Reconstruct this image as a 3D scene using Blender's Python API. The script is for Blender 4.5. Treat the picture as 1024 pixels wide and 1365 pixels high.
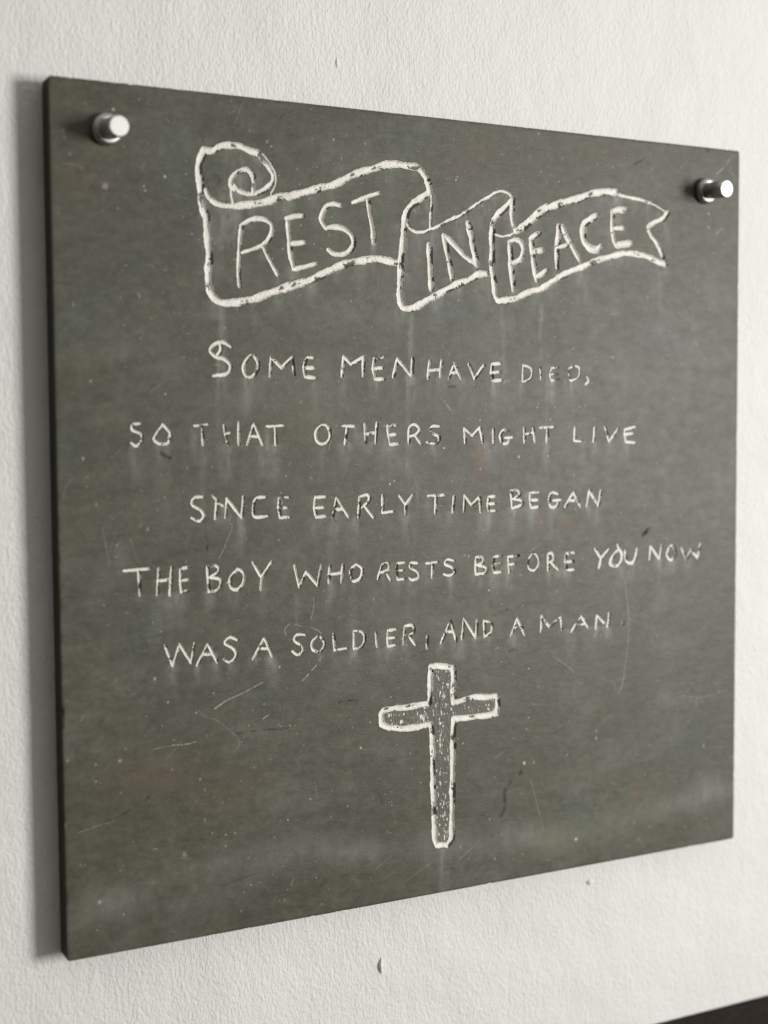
import bpy, math, random
import numpy as np

# ------------------------------------------------------------------ camera, world, lamp, exposure
scene = bpy.context.scene
for o in list(bpy.data.objects):
    bpy.data.objects.remove(o)
COL = scene.collection

cam_data = bpy.data.cameras.new('camera')
cam = bpy.data.objects.new('camera', cam_data)
COL.objects.link(cam)
cam.location = (-0.53686, -0.93854, 0.06744)
cam.rotation_euler = (1.50866, 0.00707, -0.47923)
cam_data.sensor_fit = 'HORIZONTAL'
cam_data.sensor_width = 36.0
cam_data.lens = 65.04
cam_data.clip_start = 0.01
cam_data.clip_end = 50.0
cam_data.dof.use_dof = True
cam_data.dof.focus_distance = 1.06
cam_data.dof.aperture_fstop = 3.6
scene.camera = cam

world = bpy.data.worlds.new('World')
scene.world = world
world.use_nodes = True
nt = world.node_tree
nt.nodes.clear()
w_out = nt.nodes.new('ShaderNodeOutputWorld')
w_bg = nt.nodes.new('ShaderNodeBackground')
w_tc = nt.nodes.new('ShaderNodeTexCoord')
w_sep = nt.nodes.new('ShaderNodeSeparateXYZ')
w_ramp = nt.nodes.new('ShaderNodeValToRGB')
w_map = nt.nodes.new('ShaderNodeMapRange')
w_map.inputs['From Min'].default_value = -1
w_map.inputs['From Max'].default_value = 1
nt.links.new(w_tc.outputs['Generated'], w_sep.inputs[0])
w_mz = nt.nodes.new('ShaderNodeMath'); w_mz.operation = 'MULTIPLY'; w_mz.inputs[1].default_value = 0.95
w_mx = nt.nodes.new('ShaderNodeMath'); w_mx.operation = 'MULTIPLY_ADD'; w_mx.inputs[1].default_value = 0.65
nt.links.new(w_sep.outputs['Z'], w_mz.inputs[0])
nt.links.new(w_sep.outputs['X'], w_mx.inputs[0])
nt.links.new(w_mz.outputs[0], w_mx.inputs[2])
nt.links.new(w_mx.outputs[0], w_map.inputs['Value'])
nt.links.new(w_map.outputs['Result'], w_ramp.inputs['Fac'])
nt.links.new(w_ramp.outputs['Color'], w_bg.inputs['Color'])
nt.links.new(w_bg.outputs[0], w_out.inputs['Surface'])
# a dim room: darkest away from the window, lighter towards it
el = w_ramp.color_ramp.elements
el[0].position = 0.27;  el[0].color = (0.022, 0.016, 0.013, 1)
el[1].position = 0.95;  el[1].color = (0.85, 0.85, 0.83, 1)
e = el.new(0.5); e.color = (0.34, 0.304, 0.268, 1)
w_bg.inputs['Strength'].default_value = 0.72

def window_lamp(name, loc, target, sx, sy, power, color):
    d = bpy.data.lights.new(name, 'AREA')
    d.shape = 'RECTANGLE'; d.size = sx; d.size_y = sy
    d.energy = power; d.color = color
    o = bpy.data.objects.new(name, d)
    COL.objects.link(o)
    o.location = loc
    from mathutils import Vector
    o.rotation_euler = (Vector(target) - Vector(loc)).to_track_quat('-Z', 'Y').to_euler()
    return o
A = math.radians(40)
window_lamp('window_light', (2.9 * math.sin(A), -2.9 * math.cos(A), 0.10), (0, 0, 0), 0.72, 0.95, 73.0, (1.0, 0.988, 0.964))

scene.view_settings.view_transform = 'Standard'
scene.view_settings.look = 'None'
scene.view_settings.exposure = 0.0
scene.view_settings.gamma = 1.0
scene.view_settings.use_curve_mapping = False

# ------------------------------------------------------------------ helpers
rng = np.random.default_rng(7)
random.seed(7)

def vnoise(x, y, seed):
    """value noise in -1..1, arrays in lattice units"""
    r = np.random.default_rng(seed)
    tab = r.uniform(-1, 1, (256, 256)).astype(np.float32)
    xi = np.floor(x).astype(np.int32); yi = np.floor(y).astype(np.int32)
    fx = (x - xi).astype(np.float32); fy = (y - yi).astype(np.float32)
    fx = fx * fx * (3 - 2 * fx); fy = fy * fy * (3 - 2 * fy)
    a = tab[xi & 255, yi & 255]; b = tab[(xi + 1) & 255, yi & 255]
    c = tab[xi & 255, (yi + 1) & 255]; d = tab[(xi + 1) & 255, (yi + 1) & 255]
    return (a * (1 - fx) + b * fx) * (1 - fy) + (c * (1 - fx) + d * fx) * fy

def mesh_object(name, verts, faces, mat, parent=None, smooth=True, face_mat=None):
    """verts (n,3) array; faces list or (m,4) array"""
    me = bpy.data.meshes.new(name)
    if isinstance(faces, np.ndarray):
        n, m = len(verts), len(faces)
        me.vertices.add(n)
        me.vertices.foreach_set('co', np.asarray(verts, np.float32).ravel())
        k = faces.shape[1]
        me.loops.add(m * k)
        me.loops.foreach_set('vertex_index', faces.astype(np.int32).ravel())
        me.polygons.add(m)
        me.polygons.foreach_set('loop_start', (np.arange(m) * k).astype(np.int32))
        me.polygons.foreach_set('loop_total', np.full(m, k, np.int32))
        me.update(calc_edges=True)
    else:
        me.from_pydata([tuple(v) for v in verts], [], faces)
        me.update()
    me.polygons.foreach_set('use_smooth', np.full(len(me.polygons), bool(smooth)))
    me.validate()
    for mm in (mat if isinstance(mat, (list, tuple)) else [mat]):
        me.materials.append(mm)
    o = bpy.data.objects.new(name, me)
    COL.objects.link(o)
    if parent:
        o.parent = parent
    return o

def set_attr(o, name, values):
    a = o.data.attributes.new(name, 'FLOAT', 'POINT')
    a.data.foreach_set('value', np.asarray(values, np.float32))

class N:
    """tiny node-graph helper"""
    def __init__(self, name):
        self.m = bpy.data.materials.new(name)
        self.m.use_nodes = True
        self.t = self.m.node_tree
        self.b = self.t.nodes['Principled BSDF']
        self.tc = self.t.nodes.new('ShaderNodeTexCoord')
    def link(self, a, b): self.t.links.new(a, b)
    def mapping(self, scale, rot=(0, 0, 0)):
        n = self.t.nodes.new('ShaderNodeMapping')
        n.inputs['Scale'].default_value = scale; n.inputs['Rotation'].default_value = rot
        self.link(self.tc.outputs['Object'], n.inputs['Vector']); return n.outputs[0]
    def noise(self, scale, detail=4, rough=.55, vec=None, dist=0):
        n = self.t.nodes.new('ShaderNodeTexNoise')
        n.inputs['Scale'].default_value = scale; n.inputs['Detail'].default_value = detail
        n.inputs['Roughness'].default_value = rough; n.inputs['Distortion'].default_value = dist
        self.link(vec if vec is not None else self.tc.outputs['Object'], n.inputs['Vector'])
        return n.outputs['Fac']
    def ramp(self, fac, stops):
        n = self.t.nodes.new('ShaderNodeValToRGB')
        while len(n.color_ramp.elements) < len(stops): n.color_ramp.elements.new(.5)
        for e, (p, c) in zip(n.color_ramp.elements, stops):
            e.position = p
            e.color = (c, c, c, 1) if not isinstance(c, tuple) else (*c, 1)
        self.link(fac, n.inputs['Fac']); return n.outputs['Color']
    def mix(self, fac, a, b, mode='MIX'):
        n = self.t.nodes.new('ShaderNodeMix'); n.data_type = 'RGBA'; n.blend_type = mode
        for s, v in ((n.inputs['Factor'], fac), (n.inputs['A'], a), (n.inputs['B'], b)):
            if isinstance(v, (int, float)): s.default_value = v
            elif isinstance(v, tuple): s.default_value = (*v, 1)
            else: self.link(v, s)
        return n.outputs['Result']
    def math(self, op, a, b=0.0):
        n = self.t.nodes.new('ShaderNodeMath'); n.operation = op
        for s, v in ((n.inputs[0], a), (n.inputs[1], b)):
            if isinstance(v, (int, float)): s.default_value = v
            else: self.link(v, s)
        return n.outputs[0]
    def attr(self, name):
        n = self.t.nodes.new('ShaderNodeAttribute'); n.attribute_name = name; return n.outputs['Fac']
    def bump(self, height, strength, distance, normal=None):
        n = self.t.nodes.new('ShaderNodeBump')
        n.inputs['Strength'].default_value = strength; n.inputs['Distance'].default_value = distance
        self.link(height, n.inputs['Height'])
        if normal is not None: self.link(normal, n.inputs['Normal'])
        return n.outputs[0]
    def col(self, v): self.link(v, self.b.inputs['Base Color']) if not isinstance(v, tuple) else setattr(self.b.inputs['Base Color'], 'default_value', (*v, 1))

# ------------------------------------------------------------------ materials
def mat_wall():
    g = N('painted_plaster')
    big = g.noise(3.0, 3)
    g.col(g.ramp(big, [(.3, (.815, .81, .78)), (.7, (.85, .845, .815))]))
    g.b.inputs['Roughness'].default_value = .55
    g.b.inputs['Specular IOR Level'].default_value = .35
    v = g.mapping((1.0, 1.0, .55), (0, math.radians(8), 0))
    n1 = g.noise(430, 3, .6, v, .4)
    n2 = g.noise(120, 2, .5, v)
    n3 = g.noise(9, 2, .5)
    h = g.math('ADD', n1, g.math('MULTIPLY', n2, .7))
    b = g.bump(h, .95, .00105)
    b = g.bump(n3, .25, .02, b)
    g.link(b, g.b.inputs['Normal'])
    return g.m

def mat_slate():
    g = N('weathered_slate')
    vs = g.mapping((1.0, 1.0, 1.4), (0, math.radians(18), 0))
    cloud = g.noise(9, 6, .62, vs, .8)
    patch = g.noise(16, 4, .6)
    grain = g.noise(420, 3, .6, g.mapping((1, 1, 2.5), (0, math.radians(20), 0)))
    base = g.ramp(cloud, [(.25, (.076, .077, .051)), (.5, (.099, .099, .068)), (.75, (.130, .128, .092))])
    warm = g.ramp(patch, [(.45, 0.0), (.75, .55)])
    base = g.mix(warm, base, (.118, .098, .080))
    cool = g.ramp(g.noise(11, 3, .6, vs), [(.5, 0.0), (.75, .5)])
    base = g.mix(cool, base, (.090, .108, .093))
    base = g.mix(.30, base, g.ramp(grain, [(.25, .5), (.75, 1.0)]), 'MULTIPLY')
    fine = g.noise(70, 4, .65, vs)
    base = g.mix(.35, base, g.ramp(fine, [(.3, .60), (.7, 1.0)]), 'MULTIPLY')
    streak = g.noise(60, 6, .72, g.mapping((1, 1, 2.3), (0, math.radians(24), 0)), .5)
    base = g.mix(.55, base, g.ramp(streak, [(.30, .52), (.5, .96), (.70, 1.32)]), 'MULTIPLY')
    grit = g.noise(190, 4, .7)
    base = g.mix(.55, base, g.ramp(grit, [(.3, .62), (.7, 1.3)]), 'MULTIPLY')
    dk = g.ramp(g.noise(75, 3, .6), [(.66, 0.0), (.76, .55)])
    base = g.mix(dk, base, (.050, .047, .038))
    pale = g.ramp(g.noise(26, 5, .7), [(.56, 0.0), (.78, .30)])
    base = g.mix(pale, base, (.235, .235, .195))
    # specks
    sp = g.ramp(g.noise(260, 2, .5), [(.715, 0.0), (.77, .8)])
    base = g.mix(sp, base, (.26, .255, .22))
    # mapped wear: brown stains, bloom (pale residue), dark veins, scratches
    brown = g.math('MULTIPLY', g.attr('brown'), g.ramp(g.noise(90, 4, .6), [(.3, .45), (.6, 1.0)]))
    base = g.mix(brown, base, (.135, .082, .046))
    yel = g.math('MULTIPLY', g.attr('lichen'), g.ramp(g.noise(60, 4, .6), [(.3, .3), (.7, 1.0)]))
    base = g.mix(yel, base, (.16, .155, .085))
    bl = g.math('MULTIPLY', g.attr('bloom'), g.ramp(g.noise(110, 4, .7, g.mapping((1, 1, .3))), [(.25, .35), (.7, 1.0)]))
    base = g.mix(bl, base, (.33, .34, .305))
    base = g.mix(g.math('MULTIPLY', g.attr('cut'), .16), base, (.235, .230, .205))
    base = g.mix(g.attr('vein'), base, (.028, .027, .024))  # veins, plus the evenly darker slab sides and back
    base = g.mix(g.attr('scratch'), base, (.60, .585, .52))
    g.col(base)
    g.link(g.ramp(g.math('ADD', g.math('MULTIPLY', cloud, .5), g.math('MULTIPLY', fine, .5)), [(.3, .42), (.7, .56)]), g.b.inputs['Roughness'])
    g.link(g.math('MULTIPLY', g.math('SUBTRACT', 1.0, g.attr('vein')), .36), g.b.inputs['Specular IOR Level'])
    b = g.bump(grain, .3, .0004)
    b = g.bump(streak, .22, .0010, b)
    b = g.bump(g.noise(9, 2, .5), .10, .004, b)
    g.link(b, g.b.inputs['Normal'])
    return g.m

def mat_paint():
    g = N('old_white_paint')
    base = g.ramp(g.noise(120, 4, .6), [(.3, (.72, .69, .62)), (.6, (.86, .84, .78))])
    base = g.mix(g.ramp(g.noise(600, 2, .6), [(.66, 0.0), (.75, .6)]), base, (.30, .28, .24))
    g.col(base)
    g.b.inputs['Roughness'].default_value = .5
    g.link(g.bump(g.noise(500, 4, .6), .5, .0004), g.b.inputs['Normal'])
    return g.m

def mat_metal():
    g = N('brushed_steel')
    g.col((.50, .49, .48))
    g.b.inputs['Metallic'].default_value = 1
    g.link(g.ramp(g.noise(300, 3, .6), [(.3, .36), (.7, .48)]), g.b.inputs['Roughness'])
    return g.m

def mat_wood():
    g = N('dark_stained_wood')
    v = g.mapping((4, 14, 14), (0, 0, math.radians(35)))
    n = g.noise(28, 5, .7, v, 1.0)
    g.col(g.ramp(n, [(.35, (.003, .0015, .0012)), (.55, (.014, .006, .0045)), (.72, (.105, .045, .034))]))
    g.b.inputs['Roughness'].default_value = .65
    g.b.inputs['Specular IOR Level'].default_value = .12
    g.link(g.bump(n, .5, .002), g.b.inputs['Normal'])
    return g.m
M_WALL, M_SLATE, M_PAINT, M_METAL, M_WOOD = mat_wall(), mat_slate(), mat_paint(), mat_metal(), mat_wood()

# ------------------------------------------------------------------ setting: wall (y = WALL_Y is its face, room at -y)
HALF_W, HALF_H, THICK, GAP = .300, .3028, .0172, .0037
WALL_Y = THICK + GAP
vs = [(x, y, z) for y in (WALL_Y, WALL_Y + .1) for x, z in ((-2, -1.4), (3, -1.4), (3, 1.6), (-2, 1.6))]
wall = mesh_object('wall', vs, [(0, 1, 2, 3), (7, 6, 5, 4), (0, 4, 5, 1), (1, 5, 6, 2), (2, 6, 7, 3), (3, 7, 4, 0)], M_WALL, smooth=False)
wall['kind'] = 'structure'
wall['label'] = 'off-white roller-painted plaster wall behind the slate plaque'

def flake(cx, cz, hw, hh, dep, bend, seed):
    """a raised curl of paint standing on the wall"""
    vv, ff = [], []
    n, m = 12, 14
    r = np.random.default_rng(seed)
    for i in range(n + 1):
        t = i / n
        z = cz + hh * (1 - 2 * t)
        wdt = math.sin(math.pi * min(max(t, .04), .96)) ** .6
        off = bend * math.cos(math.pi * (t - .5)) + r.uniform(-.03, .03) * hw
        for j in range(m + 1):
            s = j / m * math.pi
            vv.append((cx - off - math.cos(s) * hw * wdt, WALL_Y + .0004 - math.sin(s) * dep * wdt, z))
    for i in range(n):
        for j in range(m):
            a = i * (m + 1) + j
            ff.append((a, a + m + 1, a + m + 2, a + 1))
    return mesh_object('paint_lump', vv, ff, M_WALL, wall)
flake(-0.0441, -0.3608, 0.0014, 0.0068, 0.0032, 0.0012, 0)
flake(-0.0756, 0.3408, 0.0013, 0.0048, 0.0013, 0.0005, 1)
flake(0.1578, -0.3257, 0.0035, 0.0026, 0.0022, 0.0, 2)


# ------------------------------------------------------------------ dark ledge below
def ledge():
    x0, x1, z0, z1, y1 = -.9, 1.6, -.555, -0.4657, WALL_Y - .085
    prof = [(WALL_Y - .0005, z1), (y1 + .006, z1), (y1 + .002, z1 - .0015), (y1, z1 - .006), (y1, z0 + .004), (y1 + .004, z0), (WALL_Y - .0005, z0)]
    vv, ff = [], []
    nx = 60
    for i in range(nx + 1):
        x = x0 + (x1 - x0) * i / nx
        vv += [(x, y, z) for y, z in prof]
    k = len(prof)
    for i in range(nx):
        for j in range(k):
            a = i * k + j; b = i * k + (j + 1) % k
            ff.append((a, b, b + k, a + k))
    ff.append(tuple(range(k))[::-1]); ff.append(tuple(nx * k + j for j in range(k)))
    o = mesh_object('wooden_ledge', vv, ff, M_WOOD, smooth=False)
    o['label'] = 'dark brown wooden ledge fixed along the wall below the plaque'
    o['category'] = 'ledge'
ledge()

# ------------------------------------------------------------------ the carving: strokes in millimetres on the slate face
# part name -> list of (stroke width, 'c' curved / 'l' straight, x0, y0, x1, y1, ...)
STROKES = {
 'banner': [
  (5.32,'c',-190.36,262.04,-193.91,254.62,-194.94,247.42,-193.99,240.35,-193.34,233.26,-192.69,226.15,-191.05,218.38,-189.58,215.01,-188.98,204.27,-188.36,194.96,-187.72,186.34,-188.61,179.09,-188.72,171.87,-187.68,164.69,-184.29,159.03,-178.52,155.96,-169.92,156.26,-161.24,157.80,-151.68,160.19,-142.01,164.08,-133.91,166.76,-125.74,170.04,-129.45,167.15,-119.95,171.35,-109.31,174.67,-98.56,179.95,-87.71,185.27,-76.78,188.99,-65.76,191.18,-54.63,193.19,-45.68,192.14,-36.65,190.59),
  (4.66,'c',-189.59,262.11,-183.84,262.59,-177.62,266.12,-169.84,267.50,-162.03,267.16,-155.77,264.94,-149.46,263.65),
  (3.34,'c',-149.46,263.65,-145.56,258.51,-140.83,253.78,-138.09,248.87,-138.55,244.44,-141.81,240.55,-147.45,236.49,-153.83,234.22,-160.14,234.51,-164.83,236.35,-167.53,239.05),
  (1.40,'c',-148.64,265.54,-143.92,261.56,-138.42,254.70,-135.69,248.32,-136.59,240.92,-139.46,236.32,-139.92,231.89),
  (3.48,'c',-153.82,234.95,-152.93,241.93,-154.43,248.36,-158.33,251.33,-163.85,249.81,-168.20,246.59,-170.60,242.80,-170.27,238.49,-167.18,236.55),
  (2.20,'c',-170.42,239.21,-170.33,234.16,-169.63,229.15,-168.51,225.60),
  (3.82,'c',-189.64,234.95,-188.18,230.76,-183.63,226.76,-177.47,224.65,-170.47,224.75,-163.42,225.21),
  (5.26,'c',-164.99,225.11,-155.52,226.83,-147.56,228.45,-141.14,230.34,-133.05,233.83,-126.56,235.01,-126.18,234.18,-117.41,237.16,-108.57,239.77,-99.67,242.80,-90.70,245.04,-81.64,249.32,-74.34,253.50,-67.01,256.48,-58.71,259.15,-49.41,262.31,-43.80,264.39,-50.43,261.34,-42.95,263.89,-35.43,264.81,-29.39,264.30,-24.08,264.06,-18.74,263.82,-14.93,261.14,-11.12,256.12,-8.83,250.98,-8.09,246.37),
  (5.20,'c',-7.70,246.07,-15.05,241.24,-22.74,236.08,-28.11,229.78,-30.06,223.05,-30.86,216.39,-31.29,209.75,-31.48,207.87,-32.42,200.10,-33.80,192.31,-33.86,184.58,-34.35,176.82,-34.85,169.06,-34.19,162.11,-31.39,157.16,-26.50,156.55,-19.33,158.73,-10.29,163.73,-1.20,167.98,7.97,173.04,17.20,177.36,27.43,180.95,35.87,185.29,43.41,186.02),
  (2.15,'c',-6.55,245.15,-6.76,234.48,-7.59,225.75,-7.86,218.40),
  (2.37,'c',-28.55,221.16,-25.15,217.19,-19.82,215.04,-13.67,215.39,-8.25,217.57,-2.82,219.36,2.65,222.03,8.15,225.38,14.45,228.46,12.08,226.65,21.31,231.16,28.76,235.97,36.24,241.21,44.71,245.75,50.39,248.93,55.14,250.85,60.86,250.86,65.64,248.39,68.04,244.95),
  (4.18,'c',67.36,245.30,66.39,234.01,67.72,226.05,70.60,220.59),
  (4.94,'c',65.82,243.99,58.92,237.53,52.24,231.52,48.63,225.71,47.95,219.29,47.64,211.29,48.09,203.33,47.77,198.90,47.65,190.10,49.34,182.16,50.27,174.18,50.93,169.39,54.06,165.48,61.25,166.30,69.92,167.65,77.69,171.18,85.50,174.32,94.35,176.29,104.25,182.01,114.23,187.77,124.29,191.92,134.42,195.69,135.06,195.61,146.02,200.58,157.07,203.79,169.33,206.91,177.20,208.65,188.54,208.77,199.98,207.52,209.23,204.51,218.55,201.46),
  (1.92,'c',51.73,216.71,57.92,215.86,64.63,217.44,71.86,220.83),
  (5.62,'c',72.34,221.50,80.10,226.80,87.91,233.74,93.79,238.17,99.70,241.64,83.16,229.41,90.99,235.56,99.84,240.59,110.75,244.57,120.75,248.10,130.83,250.59,140.98,254.59,151.22,256.80,159.48,258.37,167.79,257.79),
  (2.76,'c',164.66,257.47,173.61,255.86,183.76,254.76,194.00,253.65,204.32,251.62),
  (1.40,'c',203.17,251.82,210.10,249.73,217.08,246.54,221.17,244.51),
  (4.22,'c',221.75,245.01,217.12,239.69,209.03,236.45,202.14,231.49,204.48,225.25,210.30,219.19,214.98,212.11,217.35,205.81,219.95,201.35),
 ],
 'REST': [
  (3.05,'c',-162.83,211.94,-163.70,205.71,-164.62,196.93,-165.15,187.44,-165.70,176.48,-165.03,168.12),
  (3.08,'c',-163.47,211.18,-157.26,215.19,-150.10,217.09,-143.73,216.23,-139.60,212.96,-139.67,207.81,-142.31,202.52,-147.17,198.22),
  (2.51,'l',-146.77,198.24,-154.38,194.91,-163.11,192.06),
  (2.81,'l',-146.38,197.53,-141.70,187.84,-135.23,177.44),
  (3.41,'c',-126.95,217.26,-126.05,204.95,-125.14,193.57,-122.45,182.25),
  (3.13,'l',-128.11,218.48,-121.99,220.21,-114.52,221.47),
  (3.14,'l',-124.85,200.26,-113.78,202.00),
  (3.16,'l',-122.45,182.06,-114.51,184.05,-103.84,187.14),
  (3.49,'c',-84.09,230.63,-89.04,231.51,-94.89,229.92,-98.53,224.48,-99.92,219.58,-98.17,216.13,-95.52,213.40,-89.58,214.71,-80.91,213.48,-74.95,208.76,-73.58,203.00,-76.69,197.96,-82.18,195.06,-89.78,194.87,-94.28,197.74),
  (2.95,'c',-74.08,233.48,-67.19,236.21,-60.73,239.09,-51.44,242.18),
  (3.56,'l',-61.22,235.80,-59.47,224.51,-58.84,222.40,-57.25,213.68,-56.77,204.38),
 ],
 'IN': [
  (4.61,'l',-8.96,205.98,-8.31,195.09,-7.91,185.73,-7.08,172.46),
  (4.04,'l',4.05,213.72,6.74,202.10,9.44,191.23,11.50,180.68),
  (3.75,'l',5.88,213.43,14.56,206.05,22.85,198.58,31.68,193.69),
  (4.72,'l',25.92,224.34,29.14,213.46,29.40,208.81,32.17,199.43,33.83,192.76),
 ],
 'PEACE': [
  (4.51,'l',64.02,212.17,65.34,198.96,65.90,189.31,67.05,181.29,67.81,174.05),
  (3.88,'c',65.58,212.91,72.33,213.84,76.69,210.04,77.17,204.81,76.94,205.19,74.32,198.59,67.55,195.68),
  (3.91,'l',92.81,220.89,83.99,215.69),
  (4.24,'c',84.55,214.09,85.71,204.82,86.98,195.95,88.94,187.08,89.92,182.64),
  (3.92,'l',86.99,205.29,95.53,207.11),
  (3.94,'l',89.23,185.87,94.35,187.73,99.49,191.47),
  (4.30,'l',110.96,227.82,110.77,219.63,109.21,209.29,109.02,201.08,109.73,193.32),
  (4.33,'l',114.76,227.23,119.79,217.67,122.23,214.91,127.30,206.93,132.18,200.55),
  (3.32,'l',110.71,210.02,121.23,213.04),
  (5.39,'c',148.20,237.93,141.04,233.75,135.95,229.31,134.95,220.98,137.00,215.30,143.14,210.65,149.31,210.55,152.91,213.66),
  (4.44,'c',164.72,242.27,164.76,230.19,166.48,218.63,169.86,214.31),
  (4.45,'l',165.27,242.31,171.42,243.87,179.29,244.74),
  (3.43,'l',165.33,228.61,175.98,229.23),
  (4.82,'l',168.74,214.70,177.16,216.32,183.95,217.32),
 ],
 'SOME': [
  (2.54,'c',-172.07,124.39,-177.89,127.72,-184.58,126.33,-188.14,121.59,-183.88,117.45,-177.24,115.68,-172.78,110.89,-175.71,105.51,-185.76,103.84),
  (2.53,'c',-180.40,127.35,-180.15,122.20,-183.04,117.93),
  (2.58,'c',-157.77,118.67,-162.63,111.49,-161.87,105.19,-157.99,102.86,-153.33,106.39,-151.53,112.76,-154.36,118.41,-157.77,118.67),
  (2.62,'l',-142.52,103.80,-140.95,117.68,-132.88,110.30,-124.56,117.95,-122.96,104.80),
  (2.66,'l',-113.08,118.14,-115.29,111.33,-114.14,103.76),
  (2.66,'l',-113.08,118.30,-106.86,117.91),
  (2.66,'l',-114.95,110.37,-106.94,110.47),
  (2.67,'l',-114.14,103.76,-105.59,103.20),
 ],
 'MEN': [
  (2.73,'l',-84.10,104.39,-82.49,119.12,-76.33,113.49,-65.96,119.07,-66.46,104.89),
  (2.76,'l',-56.67,118.72,-57.86,110.44,-56.06,102.68),
  (2.76,'l',-56.67,118.72,-48.99,119.35),
  (2.77,'l',-57.49,110.44,-50.00,111.20),
  (2.77,'l',-56.06,102.51,-48.75,102.91),
  (2.79,'l',-40.62,104.49,-36.92,118.21),
  (2.81,'l',-36.92,118.21,-24.79,104.98),
  (2.82,'l',-24.79,104.98,-23.74,118.92),
 ],
 'HAVE': [
  (2.60,'l',-10.36,103.73,-8.92,117.26),
  (2.61,'l',-10.33,109.64,0.42,110.45),
  (2.62,'l',0.39,104.68,1.83,117.42),
  (2.64,'l',8.26,103.90,13.25,115.04,19.17,103.66),
  (2.64,'l',10.85,108.19,17.20,108.26),
  (2.67,'l',26.21,115.22,31.59,103.95,40.32,114.55),
  (2.70,'l',47.85,115.52,47.02,108.59,48.43,102.37),
  (2.70,'l',47.85,115.52,55.63,115.98),
  (2.70,'l',47.43,108.60,54.59,109.37),
  (2.70,'l',48.43,102.20,56.63,103.14),
 ],
 'DIED': [
  (1.76,'l',76.77,115.06,76.34,102.26),
  (1.77,'c',76.77,115.06,83.69,112.87,85.16,107.61,82.00,103.19,76.34,101.91),
  (1.78,'l',93.19,113.52,93.83,103.82),
  (1.79,'l',104.26,113.13,102.77,107.80,103.84,102.85),
  (1.80,'l',104.26,113.13,110.69,113.75),
  (1.80,'l',103.19,107.80,110.27,108.41),
  (1.80,'l',103.84,102.85,111.78,103.98),
  (1.82,'c',122.14,113.36,131.07,114.01,130.65,106.30,123.68,103.20,121.07,107.99,122.14,113.36),
 ],
 'comma mark after DIED': [
  (1.83,'c',138.99,106.39,140.76,102.99,137.68,99.90),
 ],
 'SO': [
  (1.91,'c',-240.88,70.12,-245.63,69.39,-246.17,65.58,-240.54,62.93,-239.34,59.09,-243.22,54.54,-247.28,56.74),
  (1.93,'c',-224.15,69.11,-228.25,63.90,-230.74,59.00,-225.99,55.71,-220.34,56.57,-218.94,62.74,-224.14,69.41),
  (1.94,'l',-219.78,61.20,-219.86,56.25),
 ],
 'THAT': [
  (1.97,'l',-200.60,68.19,-190.51,69.22),
  (1.98,'l',-195.15,68.62,-194.55,54.54),
  (2.00,'l',-178.50,68.67,-177.60,61.89,-175.69,54.46),
  (2.00,'l',-177.42,62.36,-173.71,63.12),
  (2.01,'l',-167.18,70.66,-167.41,54.35),
  (2.03,'l',-155.26,69.65,-160.78,54.27),
  (2.04,'l',-155.26,69.65,-148.77,53.96),
  (2.03,'l',-158.64,60.45,-150.75,60.37),
  (2.05,'l',-144.96,67.51,-131.90,68.07),
  (2.05,'l',-138.89,67.63,-138.37,53.82),
 ],
 'OTHERS': [
  (2.34,'c',-101.13,68.15,-105.93,63.49,-105.43,56.97,-101.29,54.18,-96.21,56.21,-94.27,61.43,-96.67,67.34,-101.13,68.15),
  (2.37,'l',-84.17,67.52,-73.89,67.19),
  (2.37,'l',-80.07,67.23,-82.25,53.95),
  (2.40,'l',-65.29,69.12,-64.68,54.53),
  (2.40,'l',-64.62,61.03,-56.40,62.29),
  (2.41,'l',-55.14,69.73,-56.31,54.16),
  (2.43,'l',-45.82,67.68,-45.12,60.58,-43.66,53.07),
  (2.43,'l',-45.82,67.28,-37.93,68.03),
  (2.43,'l',-45.12,60.05,-38.89,60.93),
  (2.44,'l',-43.66,53.07,-36.51,53.52),
  (2.46,'c',-27.63,53.95,-26.94,65.54,-22.14,68.21,-18.00,64.39,-21.42,60.36,-26.05,59.33),
  (2.47,'l',-22.20,60.10,-16.83,53.00),
  (2.49,'c',-0.04,66.58,-6.31,66.75,-8.98,63.65,-5.56,60.90,-0.87,58.54,-1.67,54.73,-6.38,53.56,-11.53,54.43),
 ],
 'MIGHT': [
  (2.42,'l',22.79,53.66,21.93,64.83,29.51,59.18,36.26,65.35,38.96,53.47),
  (2.45,'l',48.73,64.32,48.70,51.78),
  (2.47,'c',63.57,62.95,57.61,63.00,55.19,57.99,57.59,52.93,62.43,53.19,63.93,56.96),
  (2.47,'l',59.83,57.16,67.11,57.40),
  (2.50,'l',77.84,65.22,78.21,53.00),
  (2.50,'l',78.21,59.67,86.56,60.86),
  (2.51,'l',86.37,65.16,88.27,52.88),
  (2.53,'l',93.04,64.96,106.50,65.50),
  (2.53,'l',100.53,65.06,99.57,52.75),
 ],
 'LIVE': [
  (2.30,'l',127.37,64.88,126.80,54.04,133.90,53.31),
  (2.33,'l',147.00,64.74,145.83,52.52),
  (2.35,'l',157.63,64.67,161.91,52.83,171.01,63.76),
  (2.37,'l',178.36,62.88,177.77,58.76,179.23,52.63),
  (2.38,'l',178.16,62.88,188.64,64.96),
  (2.38,'l',177.97,58.75,186.40,59.50),
  (2.38,'l',179.23,52.46,188.71,51.85),
 ],
 'SINCE': [
  (2.20,'c',-195.18,17.63,-201.56,16.96,-203.44,12.19,-196.97,8.17,-194.67,3.76,-198.19,0.26,-203.96,2.89),
  (2.22,'l',-188.22,18.29,-184.77,15.23,-186.09,1.71),
  (2.23,'l',-183.71,12.42,-179.68,10.54),
  (2.24,'l',-178.32,2.12,-177.00,15.69,-165.83,1.66,-164.30,17.06),
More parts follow.
